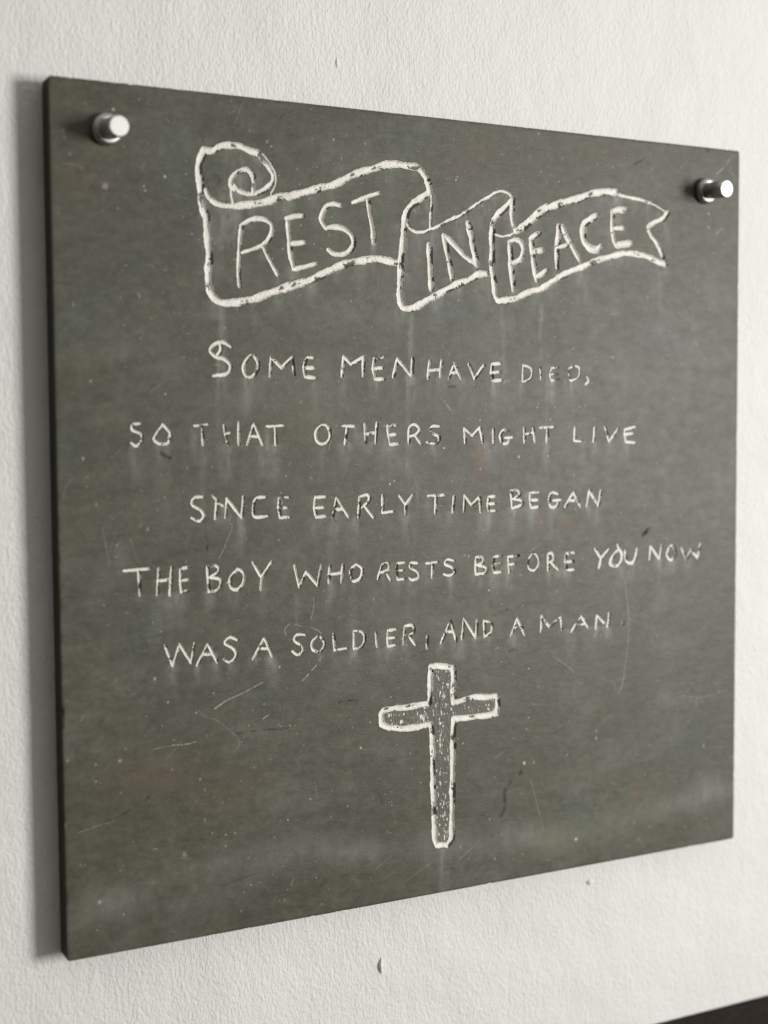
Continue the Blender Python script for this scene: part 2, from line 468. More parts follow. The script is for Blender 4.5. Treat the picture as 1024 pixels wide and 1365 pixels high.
  (2.27,'c',-146.53,16.18,-154.34,15.00,-156.69,9.08,-155.46,1.99,-145.19,1.97),
  (2.30,'l',-136.20,14.98,-136.68,7.88,-135.61,0.55),
  (2.30,'l',-136.20,14.98,-128.28,15.27),
  (2.30,'l',-136.68,7.70,-129.73,7.65),
  (2.31,'l',-135.61,0.55,-127.87,0.62),
 ],
 'EARLY': [
  (2.34,'l',-106.94,14.99,-107.83,6.92,-106.52,-0.34),
  (2.35,'l',-106.95,14.45,-98.22,14.91),
  (2.35,'l',-107.43,6.72,-100.09,6.84),
  (2.35,'l',-106.52,-0.16,-98.77,0.28),
  (2.37,'l',-89.43,13.92,-92.99,-1.02),
  (2.38,'l',-89.43,13.92,-79.49,-1.15),
  (2.37,'l',-90.92,5.08,-83.48,5.19),
  (2.40,'l',-71.36,-1.82,-70.20,13.89),
  (2.41,'c',-70.20,13.89,-63.43,15.16,-62.24,10.90,-68.23,5.40),
  (2.41,'l',-65.56,6.05,-58.64,-2.29),
  (2.44,'l',-50.63,14.79,-50.74,1.12,-41.14,1.90),
  (2.46,'l',-36.43,14.18,-30.58,6.56),
  (2.47,'l',-23.95,14.75,-30.58,6.19,-31.05,-0.69),
 ],
 'TIME': [
  (2.38,'l',-11.18,12.92,3.84,13.14),
  (2.38,'l',-3.98,12.54,-4.63,-1.02),
  (2.40,'l',12.47,12.06,11.06,-0.74),
  (2.43,'l',21.32,-0.26,22.14,12.44,28.54,4.53,35.81,10.52,36.56,-1.63),
  (2.45,'l',44.49,10.26,43.29,4.89,44.26,-0.89),
  (2.46,'l',44.49,10.43,50.64,10.75),
  (2.46,'l',43.68,4.71,50.43,5.00),
  (2.46,'l',44.26,-0.89,50.81,-0.61),
 ],
 'BEGAN': [
  (2.49,'l',65.26,14.92,66.45,0.90),
  (2.49,'c',65.26,14.58,71.72,14.74,73.34,11.62,67.26,7.87),
  (2.50,'c',67.26,7.87,74.55,6.79,75.15,3.01,66.45,0.73),
  (2.52,'l',83.92,12.69,83.51,6.52,84.73,0.29),
  (2.52,'l',83.92,12.51,92.13,12.97),
  (2.52,'l',83.51,6.52,90.89,6.63),
  (2.52,'l',84.73,0.29,91.72,1.09),
  (2.55,'c',110.80,10.88,104.54,12.10,101.85,6.29,104.13,0.50,109.55,1.19,110.80,5.32),
  (2.56,'l',106.21,5.64,113.94,5.92),
  (2.57,'l',126.36,11.65,117.52,0.06),
  (2.59,'l',126.36,11.65,133.18,-0.29),
  (2.58,'l',121.94,5.15,130.62,5.05),
  (2.60,'l',139.37,-0.67,142.12,12.79),
  (2.61,'l',142.12,12.79,151.20,-0.35),
  (2.62,'l',151.20,-0.35,153.54,12.47),
 ],
 'THE': [
  (2.14,'l',-254.18,-32.36,-236.07,-31.80),
  (2.14,'l',-243.58,-32.32,-242.95,-50.17),
  (2.16,'l',-228.84,-31.72,-230.47,-50.80),
  (2.17,'l',-229.97,-40.85,-220.24,-40.32),
  (2.18,'l',-219.60,-31.43,-221.09,-51.39),
  (2.19,'l',-212.94,-32.89,-212.92,-41.53,-212.41,-49.89),
  (2.19,'l',-212.94,-33.20,-206.03,-32.16),
  (2.19,'l',-212.76,-41.54,-207.17,-41.07),
  (2.20,'l',-212.41,-49.89,-207.14,-49.11),
 ],
 'BOY': [
  (2.22,'l',-192.77,-32.07,-191.74,-51.01),
  (2.23,'c',-192.78,-32.23,-185.25,-32.63,-184.48,-36.81,-190.74,-40.59),
  (2.23,'c',-190.74,-40.59,-182.89,-42.63,-184.67,-49.53,-191.74,-51.01),
  (2.26,'c',-169.57,-35.70,-175.44,-41.78,-174.69,-48.54,-170.13,-50.58,-165.28,-45.89,-165.01,-38.68,-169.57,-35.38),
  (2.25,'l',-177.86,-45.15,-174.80,-44.53),
  (2.28,'l',-157.86,-31.03,-151.28,-42.19),
  (2.29,'l',-142.62,-31.65,-150.59,-42.23,-151.76,-51.86),
 ],
 'WHO': [
  (2.34,'l',-124.53,-35.34,-120.81,-51.43,-114.97,-40.77,-105.73,-51.34,-102.86,-36.16),
  (2.37,'l',-95.43,-37.37,-96.66,-50.23),
  (2.38,'l',-96.59,-43.77,-85.61,-43.05),
  (2.39,'l',-84.81,-37.11,-86.05,-50.18),
  (2.41,'c',-73.55,-37.20,-78.60,-42.27,-76.07,-49.76,-69.92,-47.44,-68.74,-40.80,-72.99,-37.23),
 ],
 'RESTS': [
  (2.19,'l',-55.12,-49.29,-51.63,-38.68),
  (2.20,'c',-51.63,-38.68,-46.31,-37.61,-45.97,-42.54,-52.05,-44.57),
  (2.21,'l',-48.26,-43.60,-44.32,-50.93),
  (2.22,'l',-38.49,-38.02,-39.11,-44.10,-37.82,-51.13),
  (2.22,'l',-38.49,-38.19,-31.58,-38.04),
  (2.22,'l',-38.73,-44.29,-32.78,-43.76),
  (2.22,'l',-37.82,-51.13,-31.67,-50.64),
  (2.24,'c',-20.17,-39.14,-25.79,-38.51,-26.78,-42.04,-20.61,-46.13,-19.66,-50.30,-24.91,-51.88,-27.81,-50.35),
  (2.26,'l',-12.76,-39.70,-2.34,-39.04),
  (2.26,'l',-7.08,-39.82,-7.73,-50.98),
  (2.28,'c',12.36,-38.93,6.58,-37.59,4.18,-40.93,10.93,-44.40,12.31,-48.64,7.32,-50.27,2.95,-48.99),
 ],
 'BEFORE': [
  (2.45,'l',32.36,-36.95,32.08,-50.61),
  (2.45,'c',32.36,-37.14,38.60,-37.26,38.81,-41.64,33.49,-43.35),
  (2.45,'c',33.49,-43.35,41.82,-45.78,40.41,-50.08,32.08,-50.61),
  (2.47,'l',49.29,-37.79,47.88,-44.11,49.26,-50.37),
  (2.48,'l',49.29,-37.79,56.09,-36.93),
  (2.48,'l',47.88,-43.91,55.14,-43.49),
  (2.48,'l',49.26,-50.37,55.83,-50.13),
  (2.49,'l',62.68,-38.46,63.61,-51.57),
  (2.50,'l',62.68,-38.46,72.41,-37.74),
  (2.50,'l',63.38,-44.52,68.83,-44.20),
  (2.55,'l',101.09,-51.40,101.08,-37.73),
  (2.56,'c',101.08,-37.73,105.72,-37.76,106.21,-43.09,101.82,-44.91),
  (2.56,'l',103.52,-44.59,111.13,-51.54),
  (2.58,'l',118.27,-37.96,118.03,-44.93,119.52,-52.20),
  (2.59,'l',118.27,-38.37,127.20,-38.19),
  (2.59,'l',118.28,-45.35,125.97,-45.13),
  (2.59,'l',119.52,-52.20,127.22,-52.00),
  (2.00,'c',85.34,-37.57,81.01,-43.42,83.41,-49.62,88.95,-49.92,92.09,-43.59,89.19,-37.76,85.34,-37.57),
 ],
 'YOU': [
  (2.77,'l',147.78,-35.86,153.64,-43.84),
  (2.78,'l',161.52,-37.14,154.15,-43.87,151.88,-52.08),
  (2.80,'c',172.58,-36.83,165.39,-43.60,163.88,-49.80,172.12,-50.65,175.70,-42.85,172.57,-36.41),
  (2.80,'l',171.01,-33.40,172.32,-37.02),
  (2.83,'c',178.54,-39.42,180.40,-47.93,186.40,-49.50,189.51,-45.23,191.04,-37.49),
 ],
 'NOW': [
  (2.29,'l',204.53,-48.11,205.52,-36.26),
  (2.29,'l',205.52,-36.26,214.91,-47.99),
  (2.30,'l',214.91,-47.99,217.50,-35.74),
  (2.32,'c',226.63,-37.23,223.18,-44.35,227.26,-49.48,232.35,-44.37,230.14,-38.04,226.63,-37.23),
  (2.35,'l',238.82,-39.74,244.35,-49.49,249.21,-41.74,256.70,-48.60,259.62,-36.59),
 ],
 'WAS': [
  (1.98,'l',-225.32,-87.25,-219.86,-102.16,-214.41,-87.23,-206.05,-101.20,-203.38,-87.20),
  (2.00,'l',-193.40,-88.71,-201.58,-103.38),
  (2.01,'l',-193.40,-88.71,-186.01,-102.55),
  (2.01,'l',-197.30,-95.62,-188.96,-96.31),
  (2.03,'c',-170.39,-87.44,-176.15,-84.98,-180.06,-89.05,-173.77,-93.56,-171.72,-98.84,-176.81,-103.15,-181.19,-100.41),
 ],
 'A before SOLDIER': [
  (2.06,'l',-149.28,-87.61,-158.53,-102.51),
  (2.07,'l',-149.28,-87.61,-143.14,-102.14),
  (2.07,'l',-153.72,-94.81,-145.05,-96.06),
 ],
 'SOLDIER': [
  (2.11,'c',-116.04,-87.93,-122.92,-87.22,-124.99,-91.53,-118.97,-96.12,-119.23,-100.77,-123.10,-102.14,-126.70,-99.41),
  (2.13,'c',-106.05,-89.44,-110.80,-93.58,-110.25,-99.25,-104.33,-101.24,-100.77,-95.88,-103.79,-90.18),
  (2.15,'l',-93.24,-88.34,-92.34,-101.28,-81.68,-100.62),
  (2.17,'l',-75.89,-87.75,-76.02,-101.65),
  (2.18,'c',-75.89,-87.75,-69.35,-89.00,-66.64,-94.37,-69.66,-100.25,-76.02,-101.65),
  (2.20,'l',-57.43,-90.09,-56.46,-101.50),
  (2.21,'l',-46.89,-89.73,-47.37,-95.86,-46.56,-102.10),
  (2.22,'l',-46.89,-89.73,-39.74,-89.30),
  (2.22,'l',-47.15,-95.69,-40.44,-95.63),
  (2.22,'l',-46.56,-102.10,-40.26,-101.45),
  (2.23,'l',-33.55,-101.57,-32.14,-87.32),
  (2.24,'c',-32.14,-87.32,-25.34,-87.23,-24.28,-92.95,-31.10,-94.57),
  (2.24,'l',-28.90,-94.35,-23.02,-102.80),
 ],
 'comma mark after SOLDIER': [
  (2.26,'l',-12.12,-96.41,-12.62,-106.37),
 ],
 'AND': [
  (2.29,'l',8.82,-85.97,0.16,-103.06),
  (2.30,'l',8.82,-85.97,13.97,-102.57),
  (2.29,'l',4.03,-94.50,12.18,-94.91),
  (2.31,'l',18.99,-101.37,21.12,-85.06),
  (2.32,'l',21.12,-85.06,32.10,-101.59),
  (2.33,'l',32.10,-101.59,33.30,-86.52),
  (2.34,'l',39.56,-88.17,40.22,-101.22),
  (2.34,'c',39.56,-88.17,46.08,-90.84,46.76,-97.30,40.22,-101.42),
 ],
 'A before MAN': [
  (2.38,'l',71.35,-88.61,65.14,-102.12),
  (2.39,'l',71.35,-88.61,78.04,-102.70),
  (2.39,'l',68.24,-96.28,75.64,-96.22),
 ],
 'MAN': [
  (2.43,'l',93.99,-101.25,94.72,-88.42,102.28,-97.57,113.34,-90.75,114.59,-101.36),
  (2.50,'l',148.94,-102.66,149.93,-91.65),
  (2.51,'l',149.93,-91.65,161.20,-102.10),
  (2.52,'l',161.20,-102.10,162.45,-90.42),
  (2.47,'l',134.26,-91.39,124.03,-103.51),
  (2.48,'l',134.26,-91.39,141.09,-101.66),
  (1.51,'l',128.01,-97.59,138.30,-98.33),
 ],
 'full stop after MAN': [
  (2.54,'l',176.17,-99.18,177.22,-102.01),
 ],
 'cross': [
  (4.72,'l',-9.02,-120.94,-3.08,-120.88,4.87,-122.15,11.27,-123.29,11.48,-134.98,11.16,-146.64,11.67,-151.61,20.83,-150.16,31.69,-148.63,42.64,-150.05,51.89,-149.76,52.71,-156.63,51.58,-163.90,42.60,-165.12,31.63,-164.81,20.77,-164.86,11.88,-164.52,10.76,-175.89,10.30,-187.58,10.57,-184.84,10.69,-194.02,10.21,-211.62,9.74,-225.71,9.67,-239.88,9.46,-250.49,9.17,-260.39,5.52,-265.18,0.70,-264.12,-4.11,-264.12,-6.31,-258.85,-6.57,-248.23,-6.99,-237.60,-7.23,-223.50,-7.81,-212.89,-8.13,-198.82,-7.51,-188.39,-8.06,-185.48,-8.27,-174.97,-9.41,-166.47,-20.44,-167.61,-33.42,-167.60,-46.25,-165.41,-52.60,-161.88,-53.17,-154.06,-50.98,-151.21,-42.30,-150.60,-32.02,-151.07,-21.63,-150.38,-10.50,-149.76,-9.78,-138.81,-9.73,-130.71,-9.02,-120.94),
 ],
}
CROSS = [-9.02,-120.94,-3.08,-120.88,4.87,-122.15,11.27,-123.29,11.48,-134.98,11.16,-146.64,11.67,-151.61,20.83,-150.16,31.69,-148.63,42.64,-150.05,51.89,-149.76,52.71,-156.63,51.58,-163.90,42.60,-165.12,31.63,-164.81,20.77,-164.86,11.88,-164.52,10.76,-175.89,10.30,-187.58,10.57,-184.84,10.69,-194.02,10.21,-211.62,9.74,-225.71,9.67,-239.88,9.46,-250.49,9.17,-260.39,5.52,-265.18,0.70,-264.12,-4.11,-264.12,-6.31,-258.85,-6.57,-248.23,-6.99,-237.60,-7.23,-223.50,-7.81,-212.89,-8.13,-198.82,-7.51,-188.39,-8.06,-185.48,-8.27,-174.97,-9.41,-166.47,-20.44,-167.61,-33.42,-167.60,-46.25,-165.41,-52.60,-161.88,-53.17,-154.06,-50.98,-151.21,-42.30,-150.60,-32.02,-151.07,-21.63,-150.38,-10.50,-149.76,-9.78,-138.81,-9.73,-130.71,-9.02,-120.94]
SCRATCH = [
 (0.92,0.90,-150.63,-120.14,-165.26,-126.06,-179.69,-131.00),
 (1.24,1.00,-179.69,-131.00,-189.25,-136.36),
 (0.89,0.90,-202.03,-158.36,-210.66,-159.62,-221.72,-159.26),
 (0.66,0.50,-221.72,-159.26,-236.99,-160.61),
 (0.89,0.32,-200.97,-136.06,-196.38,-141.02,-187.02,-144.92,-174.10,-156.49,-170.11,-162.62,-171.63,-167.68),
 (1.04,0.90,-146.80,-144.79,-151.48,-147.51),
 (0.74,0.45,-290.36,-212.80,-274.64,-209.60,-264.05,-208.23),
 (0.77,0.50,-109.29,-67.83,-111.42,-76.29),
 (1.07,0.90,-103.55,-105.45,-104.81,-107.98),
 (1.07,0.90,-107.73,-111.50,-111.45,-114.94),
 (1.18,0.95,-114.34,-117.69,-118.87,-121.79),
 (0.81,0.70,-132.37,-86.68,-132.91,-82.00,-129.26,-78.56),
 (0.76,0.60,-125.24,-79.03,-119.20,-81.15),
 (0.76,0.60,-112.10,-82.23,-106.00,-85.31,-102.95,-87.99),
 (0.81,0.35,83.61,-221.88,90.77,-245.96,96.54,-266.35),
 (1.18,0.28,239.62,-167.99,262.39,-171.49,292.17,-167.32),
 (0.92,0.40,179.10,-144.61,172.13,-160.21),
 (1.06,0.40,178.27,-64.85,182.32,-93.74,181.66,-119.23,175.55,-155.81),
 (1.08,0.40,105.73,-122.31,116.85,-129.45,126.83,-137.59),
 (0.82,0.50,-109.45,-60.38,-109.35,-67.32,-111.80,-76.40),
 (0.78,0.60,-179.50,-19.56,-183.82,-26.98),
 (0.73,0.50,-174.03,3.36,-175.40,-1.31,-173.41,-4.89,-179.57,-19.15),
 (0.77,0.50,-88.83,67.94,-92.08,63.38,-95.55,50.31),
 (0.81,0.45,6.83,83.06,11.55,76.91),
 (0.88,0.50,3.64,86.84,8.73,79.17),
 (0.75,0.40,2.47,128.45,9.33,121.78),
 (0.82,0.25,-290.39,32.54,-293.90,27.23,-295.82,19.87),
 (0.79,0.25,-269.05,-1.47,-266.53,-15.31,-264.04,-31.27),
 (0.80,0.25,-249.49,-9.18,-244.14,-27.48),
 (1.60,0.55,274.84,280.95,281.44,286.55),
 (1.75,0.50,286.74,291.05,287.37,294.68),
 (1.02,0.25,281.44,286.55,286.73,292.07,293.37,298.75),
 (1.75,0.50,274.02,230.38,280.64,234.86),
 (1.02,0.30,288.14,285.03,293.56,281.35),
 (0.65,0.40,-292.05,245.55,-283.12,244.62,-277.13,242.98),
 (0.81,0.50,-82.67,263.12,-83.24,268.55),
 (0.73,0.40,-302.71,-208.87,-300.77,-217.78),
 (0.63,0.15,-285.35,-66.42,-278.31,-81.56,-270.56,-90.57),
 (0.64,0.12,-251.69,-84.72,-247.81,-108.94,-240.48,-125.65),
 (0.78,0.40,15.51,-278.48,29.50,-269.60),
 (0.74,0.30,-59.73,-275.24,-45.25,-265.64),
 (0.76,0.30,-33.49,-288.31,-9.88,-277.01),
 (0.83,0.50,-130.42,-275.63,-127.91,-270.88),
 (0.86,0.40,49.47,-200.05,58.03,-196.14),
 (0.86,0.40,82.70,-34.89,91.41,-31.03),
]
DOTS = [
 (-233.06,-110.29,1.04,0.60),
 (-223.95,-127.82,0.66,0.80),
 (-189.40,-124.66,0.61,0.70),
 (-202.75,-137.55,0.67,0.80),
 (-240.13,-136.39,0.65,0.40),
 (-259.73,-165.75,0.96,0.60),
 (-296.75,-161.35,0.78,0.50),
 (-276.87,-166.36,0.64,0.40),
 (-200.69,-186.48,0.67,0.60),
 (-168.48,-162.69,0.55,0.60),
 (-137.46,-110.03,0.70,0.90),
 (-181.76,-229.95,0.55,0.70),
 (-181.88,-238.29,0.55,0.70),
 (-132.25,-225.71,0.64,0.60),
 (-286.38,251.77,0.67,0.50),
 (-219.68,241.82,0.95,0.80),
 (-234.95,234.02,0.69,0.70),
 (-233.93,231.01,0.63,0.60),
 (-255.74,284.09,0.99,0.60),
 (-262.53,232.02,2.16,-9.00),
 (-275.13,99.30,0.93,0.40),
 (-281.43,46.55,0.93,0.50),
 (-279.22,27.48,0.62,0.40),
 (-276.19,-264.40,1.28,0.50),
 (-259.14,-275.90,0.52,0.60),
 (3.38,49.85,0.68,1.00),
 (72.71,41.69,0.87,0.90),
 (100.89,41.83,0.80,0.60),
 (44.18,-64.26,0.74,0.80),
 (25.49,-35.71,0.69,0.70),
 (77.48,-207.68,1.13,0.90),
 (86.97,-208.19,0.81,0.50),
 (128.82,-278.58,1.34,0.90),
 (149.28,-195.24,1.01,0.50),
 (149.26,-189.51,0.84,0.40),
 (264.52,-214.72,1.08,0.50),
 (19.37,-185.02,0.70,0.70),
 (44.37,-249.67,0.63,0.80),
 (81.91,-130.34,0.72,0.80),
 (-71.15,-178.28,0.73,0.80),
 (-62.63,-159.46,0.59,0.70),
 (81.88,-171.05,0.64,0.60),
 (79.69,-180.09,0.72,0.50),
 (49.26,-283.02,0.80,0.40),
 (-206.61,38.35,0.52,0.50),
 (-187.99,39.05,0.53,0.50),
 (-170.33,265.04,0.66,0.70),
 (-139.09,269.28,0.60,0.70),
 (-89.28,278.42,0.69,0.50),
 (15.12,256.65,0.67,0.90),
 (16.48,259.04,0.60,0.70),
 (91.47,298.90,0.78,0.50),
 (110.96,262.56,0.95,0.40),
 (266.01,246.69,1.09,0.50),
 (266.12,235.24,1.09,0.40),
 (45.01,235.63,0.76,0.30),
 (24.56,-279.25,0.59,0.40),
 (-44.35,23.01,0.80,0.90),
 (-40.44,25.21,0.66,0.70),
 (36.23,71.28,0.77,0.50),
 (89.98,81.30,0.71,0.60),
 (103.07,71.59,0.60,0.50),
 (46.62,61.15,0.77,0.40),
]
VEINS = [
 (2.15,0.50,-257.98,-203.80,-247.84,-199.01,-239.87,-194.54),
 (1.36,0.30,-239.87,-194.54,-227.18,-183.96),
 (1.06,0.30,-281.26,-213.02,-257.98,-203.80),
 (1.36,0.45,-174.10,-156.49,-153.55,-155.54,-132.62,-156.42,-122.27,-146.86),
 (1.44,0.70,-89.40,-141.77,-81.63,-140.65,-73.82,-141.89),
 (0.95,0.40,-101.15,-159.82,-94.73,-158.63),
 (1.00,0.30,-205.52,-129.57,-191.43,-125.35,-177.21,-124.46),
 (2.15,0.60,75.94,-210.03,73.09,-216.94),
 (3.00,0.60,63.78,-221.81,58.43,-229.56,58.41,-241.60,54.47,-250.70),
 (5.57,0.14,133.19,-242.23,149.66,-241.39,167.89,-244.26),
 (2.69,1.00,-226.11,48.92,-220.04,46.19),
 (1.61,0.70,-224.17,49.97,-222.92,47.79),
 (3.91,0.95,198.07,-26.17,204.38,-22.63),
 (2.69,0.45,108.40,-16.65,111.59,-13.72),
 (1.33,0.70,-194.38,-0.58,-194.32,-8.39),
 (1.33,0.70,-193.82,-11.89,-192.82,-18.01),
 (1.33,0.70,-193.72,-18.10,-192.92,-20.20),
 (1.88,0.50,7.24,97.08,12.78,97.63),
 (1.35,0.50,-191.36,271.22,-191.78,268.34),
 (1.91,0.50,-179.91,242.83,-179.71,240.69),
 (1.24,0.40,-28.26,-9.24,-25.71,-22.12),
 (1.85,0.35,-55.99,-216.92,-52.79,-224.40),
 (1.71,0.30,-182.90,-267.15,-159.24,-262.50),
 (1.12,0.35,-128.19,294.31,-132.96,289.58),
 (2.56,0.50,-261.59,305.10,-259.59,300.80),
 (2.87,0.50,259.74,301.94,264.68,299.83),
 (1.63,0.40,47.03,-85.29,61.15,-81.24),
 (1.25,0.30,-27.93,-113.12,-14.64,-108.36),
 (2.64,0.40,63.46,-114.74,69.41,-113.19),
 (1.29,0.45,0.31,-284.63,9.94,-284.92),
 (1.72,0.40,180.53,278.72,197.53,288.67),
 (1.70,0.25,144.57,120.05,152.11,126.33),
]
STAINS = [
 (36.13,41.71,7.69,16.66,0.80),
 (92.87,-7.90,8.00,6.66,0.55),
 (118.63,-13.78,10.84,8.13,0.50),
 (39.74,88.98,14.07,6.40,0.30),
 (189.42,-247.68,5.76,5.76,0.90),
 (118.62,-11.93,5.42,3.39,0.50),
 (-232.60,-177.62,38.28,21.87,0.35),
 (-278.03,234.92,17.80,12.71,0.20),
 (9.80,264.83,24.72,15.45,0.15),
 (36.92,284.25,18.84,9.42,0.20),
 (107.70,-272.97,30.93,15.12,-0.60),
 (-173.07,1.90,11.21,16.81,0.20),
 (-263.05,258.23,8.21,7.18,-0.95),
 (-181.81,-194.94,34.03,17.02,0.30),
 (151.59,290.98,40.44,13.48,0.15),
 (-106.79,71.91,29.12,34.94,-0.25),
 (192.69,-262.43,43.32,28.88,-0.30),
 (22.26,18.35,5.73,3.82,0.40),
]

def polyline(mode, flat):
    p = np.array(flat, float).reshape(-1, 2)
    if mode == 'c' and len(p) > 2:
        closed = np.allclose(p[0], p[-1])
        q = np.vstack([p[-2] if closed else 2 * p[0] - p[1], p, p[1] if closed else 2 * p[-1] - p[-2]])
        out = []
        for i in range(1, len(q) - 2):
            a, b, c, d = q[i - 1:i + 3]
            n = max(2, int(np.hypot(*(c - b)) / 1.0))
            for t in np.arange(n) / n:
                out.append(.5 * (2 * b + (c - a) * t + (2 * a - 5 * b + 4 * c - d) * t * t + (3 * b - a - 3 * c + d) * t ** 3))
        out.append(p[-1]); return np.array(out)
    out = []
    for b, c in zip(p[:-1], p[1:]):
        n = max(1, int(np.hypot(*(c - b)) / 1.6))
        for t in np.arange(n) / n: out.append(b + (c - b) * t)
    out.append(p[-1]); return np.array(out)

INX, INZ = 297.4, 300.2                 # half size of the flat carved field, mm
STEP = 8                                # fine cells per coarse cell
TX, TZ = 264, 266                       # coarse cells
NX, NZ = TX * STEP, TZ * STEP
cx, cz = 2 * INX / NX, 2 * INZ / NZ
gx = (-INX + cx * np.arange(NX + 1)).astype(np.float32)
gz = (-INZ + cz * np.arange(NZ + 1)).astype(np.float32)
GX, GZ = np.meshgrid(gx, gz, indexing='ij')
rough = .6 * vnoise(GX / 1.1 + 50, GZ / 1.1 + 50, 1) + .4 * vnoise(GX / .5 + 80, GZ / .5 + 80, 2)
lump = .6 * vnoise(GX / 1.6 + 10, GZ / 1.6 + 10, 3) + .4 * vnoise(GX / .7 + 10, GZ / .7 + 10, 4)
bare = .75 * vnoise(GX / 3.0 + 30, GZ / 4.6 + 30, 5) + .40 * vnoise(GX / .8 + 30, GZ / 1.1 + 30, 6)
depth = np.zeros_like(GX)               # groove depth, mm
q = np.full_like(GX, 9.0)               # distance to stroke centre / half width
owner = np.full(GX.shape, -1, np.int16)
side = np.zeros_like(GX); along = np.zeros_like(GX); cvar = np.zeros_like(GX); across = np.zeros_like(GX)
thick = np.zeros_like(GX)
scratch = np.zeros_like(GX); vein = np.zeros_like(GX); bloom = np.zeros_like(GX); brown = np.zeros_like(GX); lichen = np.zeros_like(GX)

def window(xa, xb, za, zb):
    i0 = max(0, int((xa + INX) / cx)); i1 = min(NX + 1, int((xb + INX) / cx) + 2)
    k0 = max(0, int((za + INZ) / cz)); k1 = min(NZ + 1, int((zb + INZ) / cz) + 2)
    return slice(i0, i1), slice(k0, k1)

def seg_dist(X, Z, a, b):
    d = b - a; L2 = max(1e-9, d @ d)
    t = np.clip(((X - a[0]) * d[0] + (Z - a[1]) * d[1]) / L2, 0, 1)
    return np.hypot(X - a[0] - t * d[0], Z - a[1] - t * d[1]), t

names = list(STROKES)
# words that were cut shallower
SHALLOW = {'DIED': .42, 'comma mark after DIED': .4, 'LIVE': .55, 'NOW': .45, 'YOU': .55, 'MAN': .65, 'SO': .6, 'MIGHT': .8, 'BEGAN': .8, 'WAS': .8}
for wi, name in enumerate(names):
    big = name in ('banner', 'cross')
    for si, st in enumerate(STROKES[name]):
        width, mode, flat = st[0], st[1], st[2:]
        pl = polyline(mode, flat)
        r = np.random.default_rng(wi * 100 + si)
        ph = r.uniform(0, 100)
        s = np.arange(len(pl)) * .37 + ph
        wob = 1 + .11 * np.sin(s * .9) + .05 * np.sin(s * 2.3 + 1)
        rad = width / 2 * wob * (1 if big else 1.12 if name in ('REST', 'IN', 'PEACE') else 1.04)
        if not big:                     # chisel ends taper a little
            n = len(pl); e = np.minimum(np.arange(n), np.arange(n)[::-1]) / max(1, .12 * n)
            rad = rad * (.78 + .22 * np.clip(e, 0, 1))
        pl = pl + r.normal(0, .07 if not big else .12, pl.shape)
        dmax = min(2.0, .52 * width + .2) if not big else min(2.0, .36 * width + .25)
        dmax *= SHALLOW.get(name, 1.0)
        run = r.uniform(0, 900)
        cv_ = 0 if (big or name in ('REST', 'IN', 'PEACE')) else r.uniform(-.16, .2) * (.5 if name in SHALLOW else 1)      # some strokes have lost most of their paint
        if not big: dmax *= r.uniform(.72, 1.08)
        for a, b, ra, rb in zip(pl[:-1], pl[1:], rad[:-1], rad[1:]):
            m = max(ra, rb) * 1.6 + .3
            sl = window(min(a[0], b[0]) - m, max(a[0], b[0]) + m, min(a[1], b[1]) - m, max(a[1], b[1]) + m)
            dist, t = seg_dist(GX[sl], GZ[sl], a, b)
            qq = (dist + rough[sl] * (.18 if not big else .33)) / (ra + (rb - ra) * t)
            prof = np.clip(1 - np.clip(qq, 0, None) ** (2.6 if not big else 5.0), 0, 1) * dmax
            up = qq < q[sl]
            dx, dz = b - a; ln = math.hypot(dx, dz) + 1e-9
            cvar[sl] = np.where(up, cv_, cvar[sl])
            along[sl] = np.where(up, run + t * ln, along[sl])
            across[sl] = np.where(up, ((GX[sl] - a[0]) * dz - (GZ[sl] - a[1]) * dx) / (ln * ra), across[sl])
            side[sl] = np.where(up, ((GX[sl] - a[0] - t * dx) * .88 - (GZ[sl] - a[1] - t * dz) * .47) / ra, side[sl])   # + : towards the shaded right and lower walls of the cut
            owner[sl] = np.where(up & (qq < 1.5), wi, owner[sl])
            thick[sl] = np.where(up, dmax, thick[sl])
            q[sl] = np.minimum(q[sl], qq)
            depth[sl] = np.maximum(depth[sl], prof)
            run += ln

# sunken, tooled field inside the cross
def inside(poly, X, Z):
    res = np.zeros(X.shape, bool)
    for (xa, za), (xb, zb) in zip(poly, np.roll(poly, -1, 0)):
        c = ((za > Z) != (zb > Z)) & (X < (xb - xa) * (Z - za) / (zb - za + 1e-12) + xa)
        res ^= c
    return res
cp = np.array(CROSS).reshape(-1, 2)
slc = window(cp[:, 0].min(), cp[:, 0].max(), cp[:, 1].min(), cp[:, 1].max())
ins = inside(cp, GX[slc], GZ[slc])
tool = .6 * vnoise(GX[slc] / 1.1, GZ[slc] / 3.6, 11) + .4 * vnoise(GX[slc] / .8, GZ[slc] / 1.6, 12)
recess = .50 + .14 * tool
depth[slc] = np.where(ins, np.maximum(depth[slc], recess), depth[slc])
cross_i = names.index('cross')
tick = vnoise(GX[slc] / .7 + 9 + .25 * np.sin(GZ[slc] / 2.1), GZ[slc] / 3.4 + 9, 13) * .8 + vnoise(GX[slc] / .9 + 3, GZ[slc] / 1.3 + 3, 14) * .4
inner = ins & (q[slc] > 1.12)

# paint thickness field (mm above the groove floor); negative = bare stone
COVER = {'banner': .50, 'cross': .50}
FAINT = {'THAT': .8, 'HAVE': .6, 'TIME': .6, 'REST': .85, 'IN': .7, 'PEACE': .7, 'DIED': .3, 'comma mark after DIED': .5, 'NOW': .42, 'LIVE': .5, 'YOU': .6, 'BEFORE': .4, 'SO': .45, 'RESTS': .4, 'MAN': .4, 'BEGAN': .5, 'AND': .5}
cov = np.full(GX.shape, .5, np.float32)
for wi, name in enumerate(names):
    cov[owner == wi] = COVER.get(name, FAINT.get(name, .5))
edge = 1.02 - q + .10 * rough
big_own = (owner == names.index('banner')) | (owner == names.index('cross'))
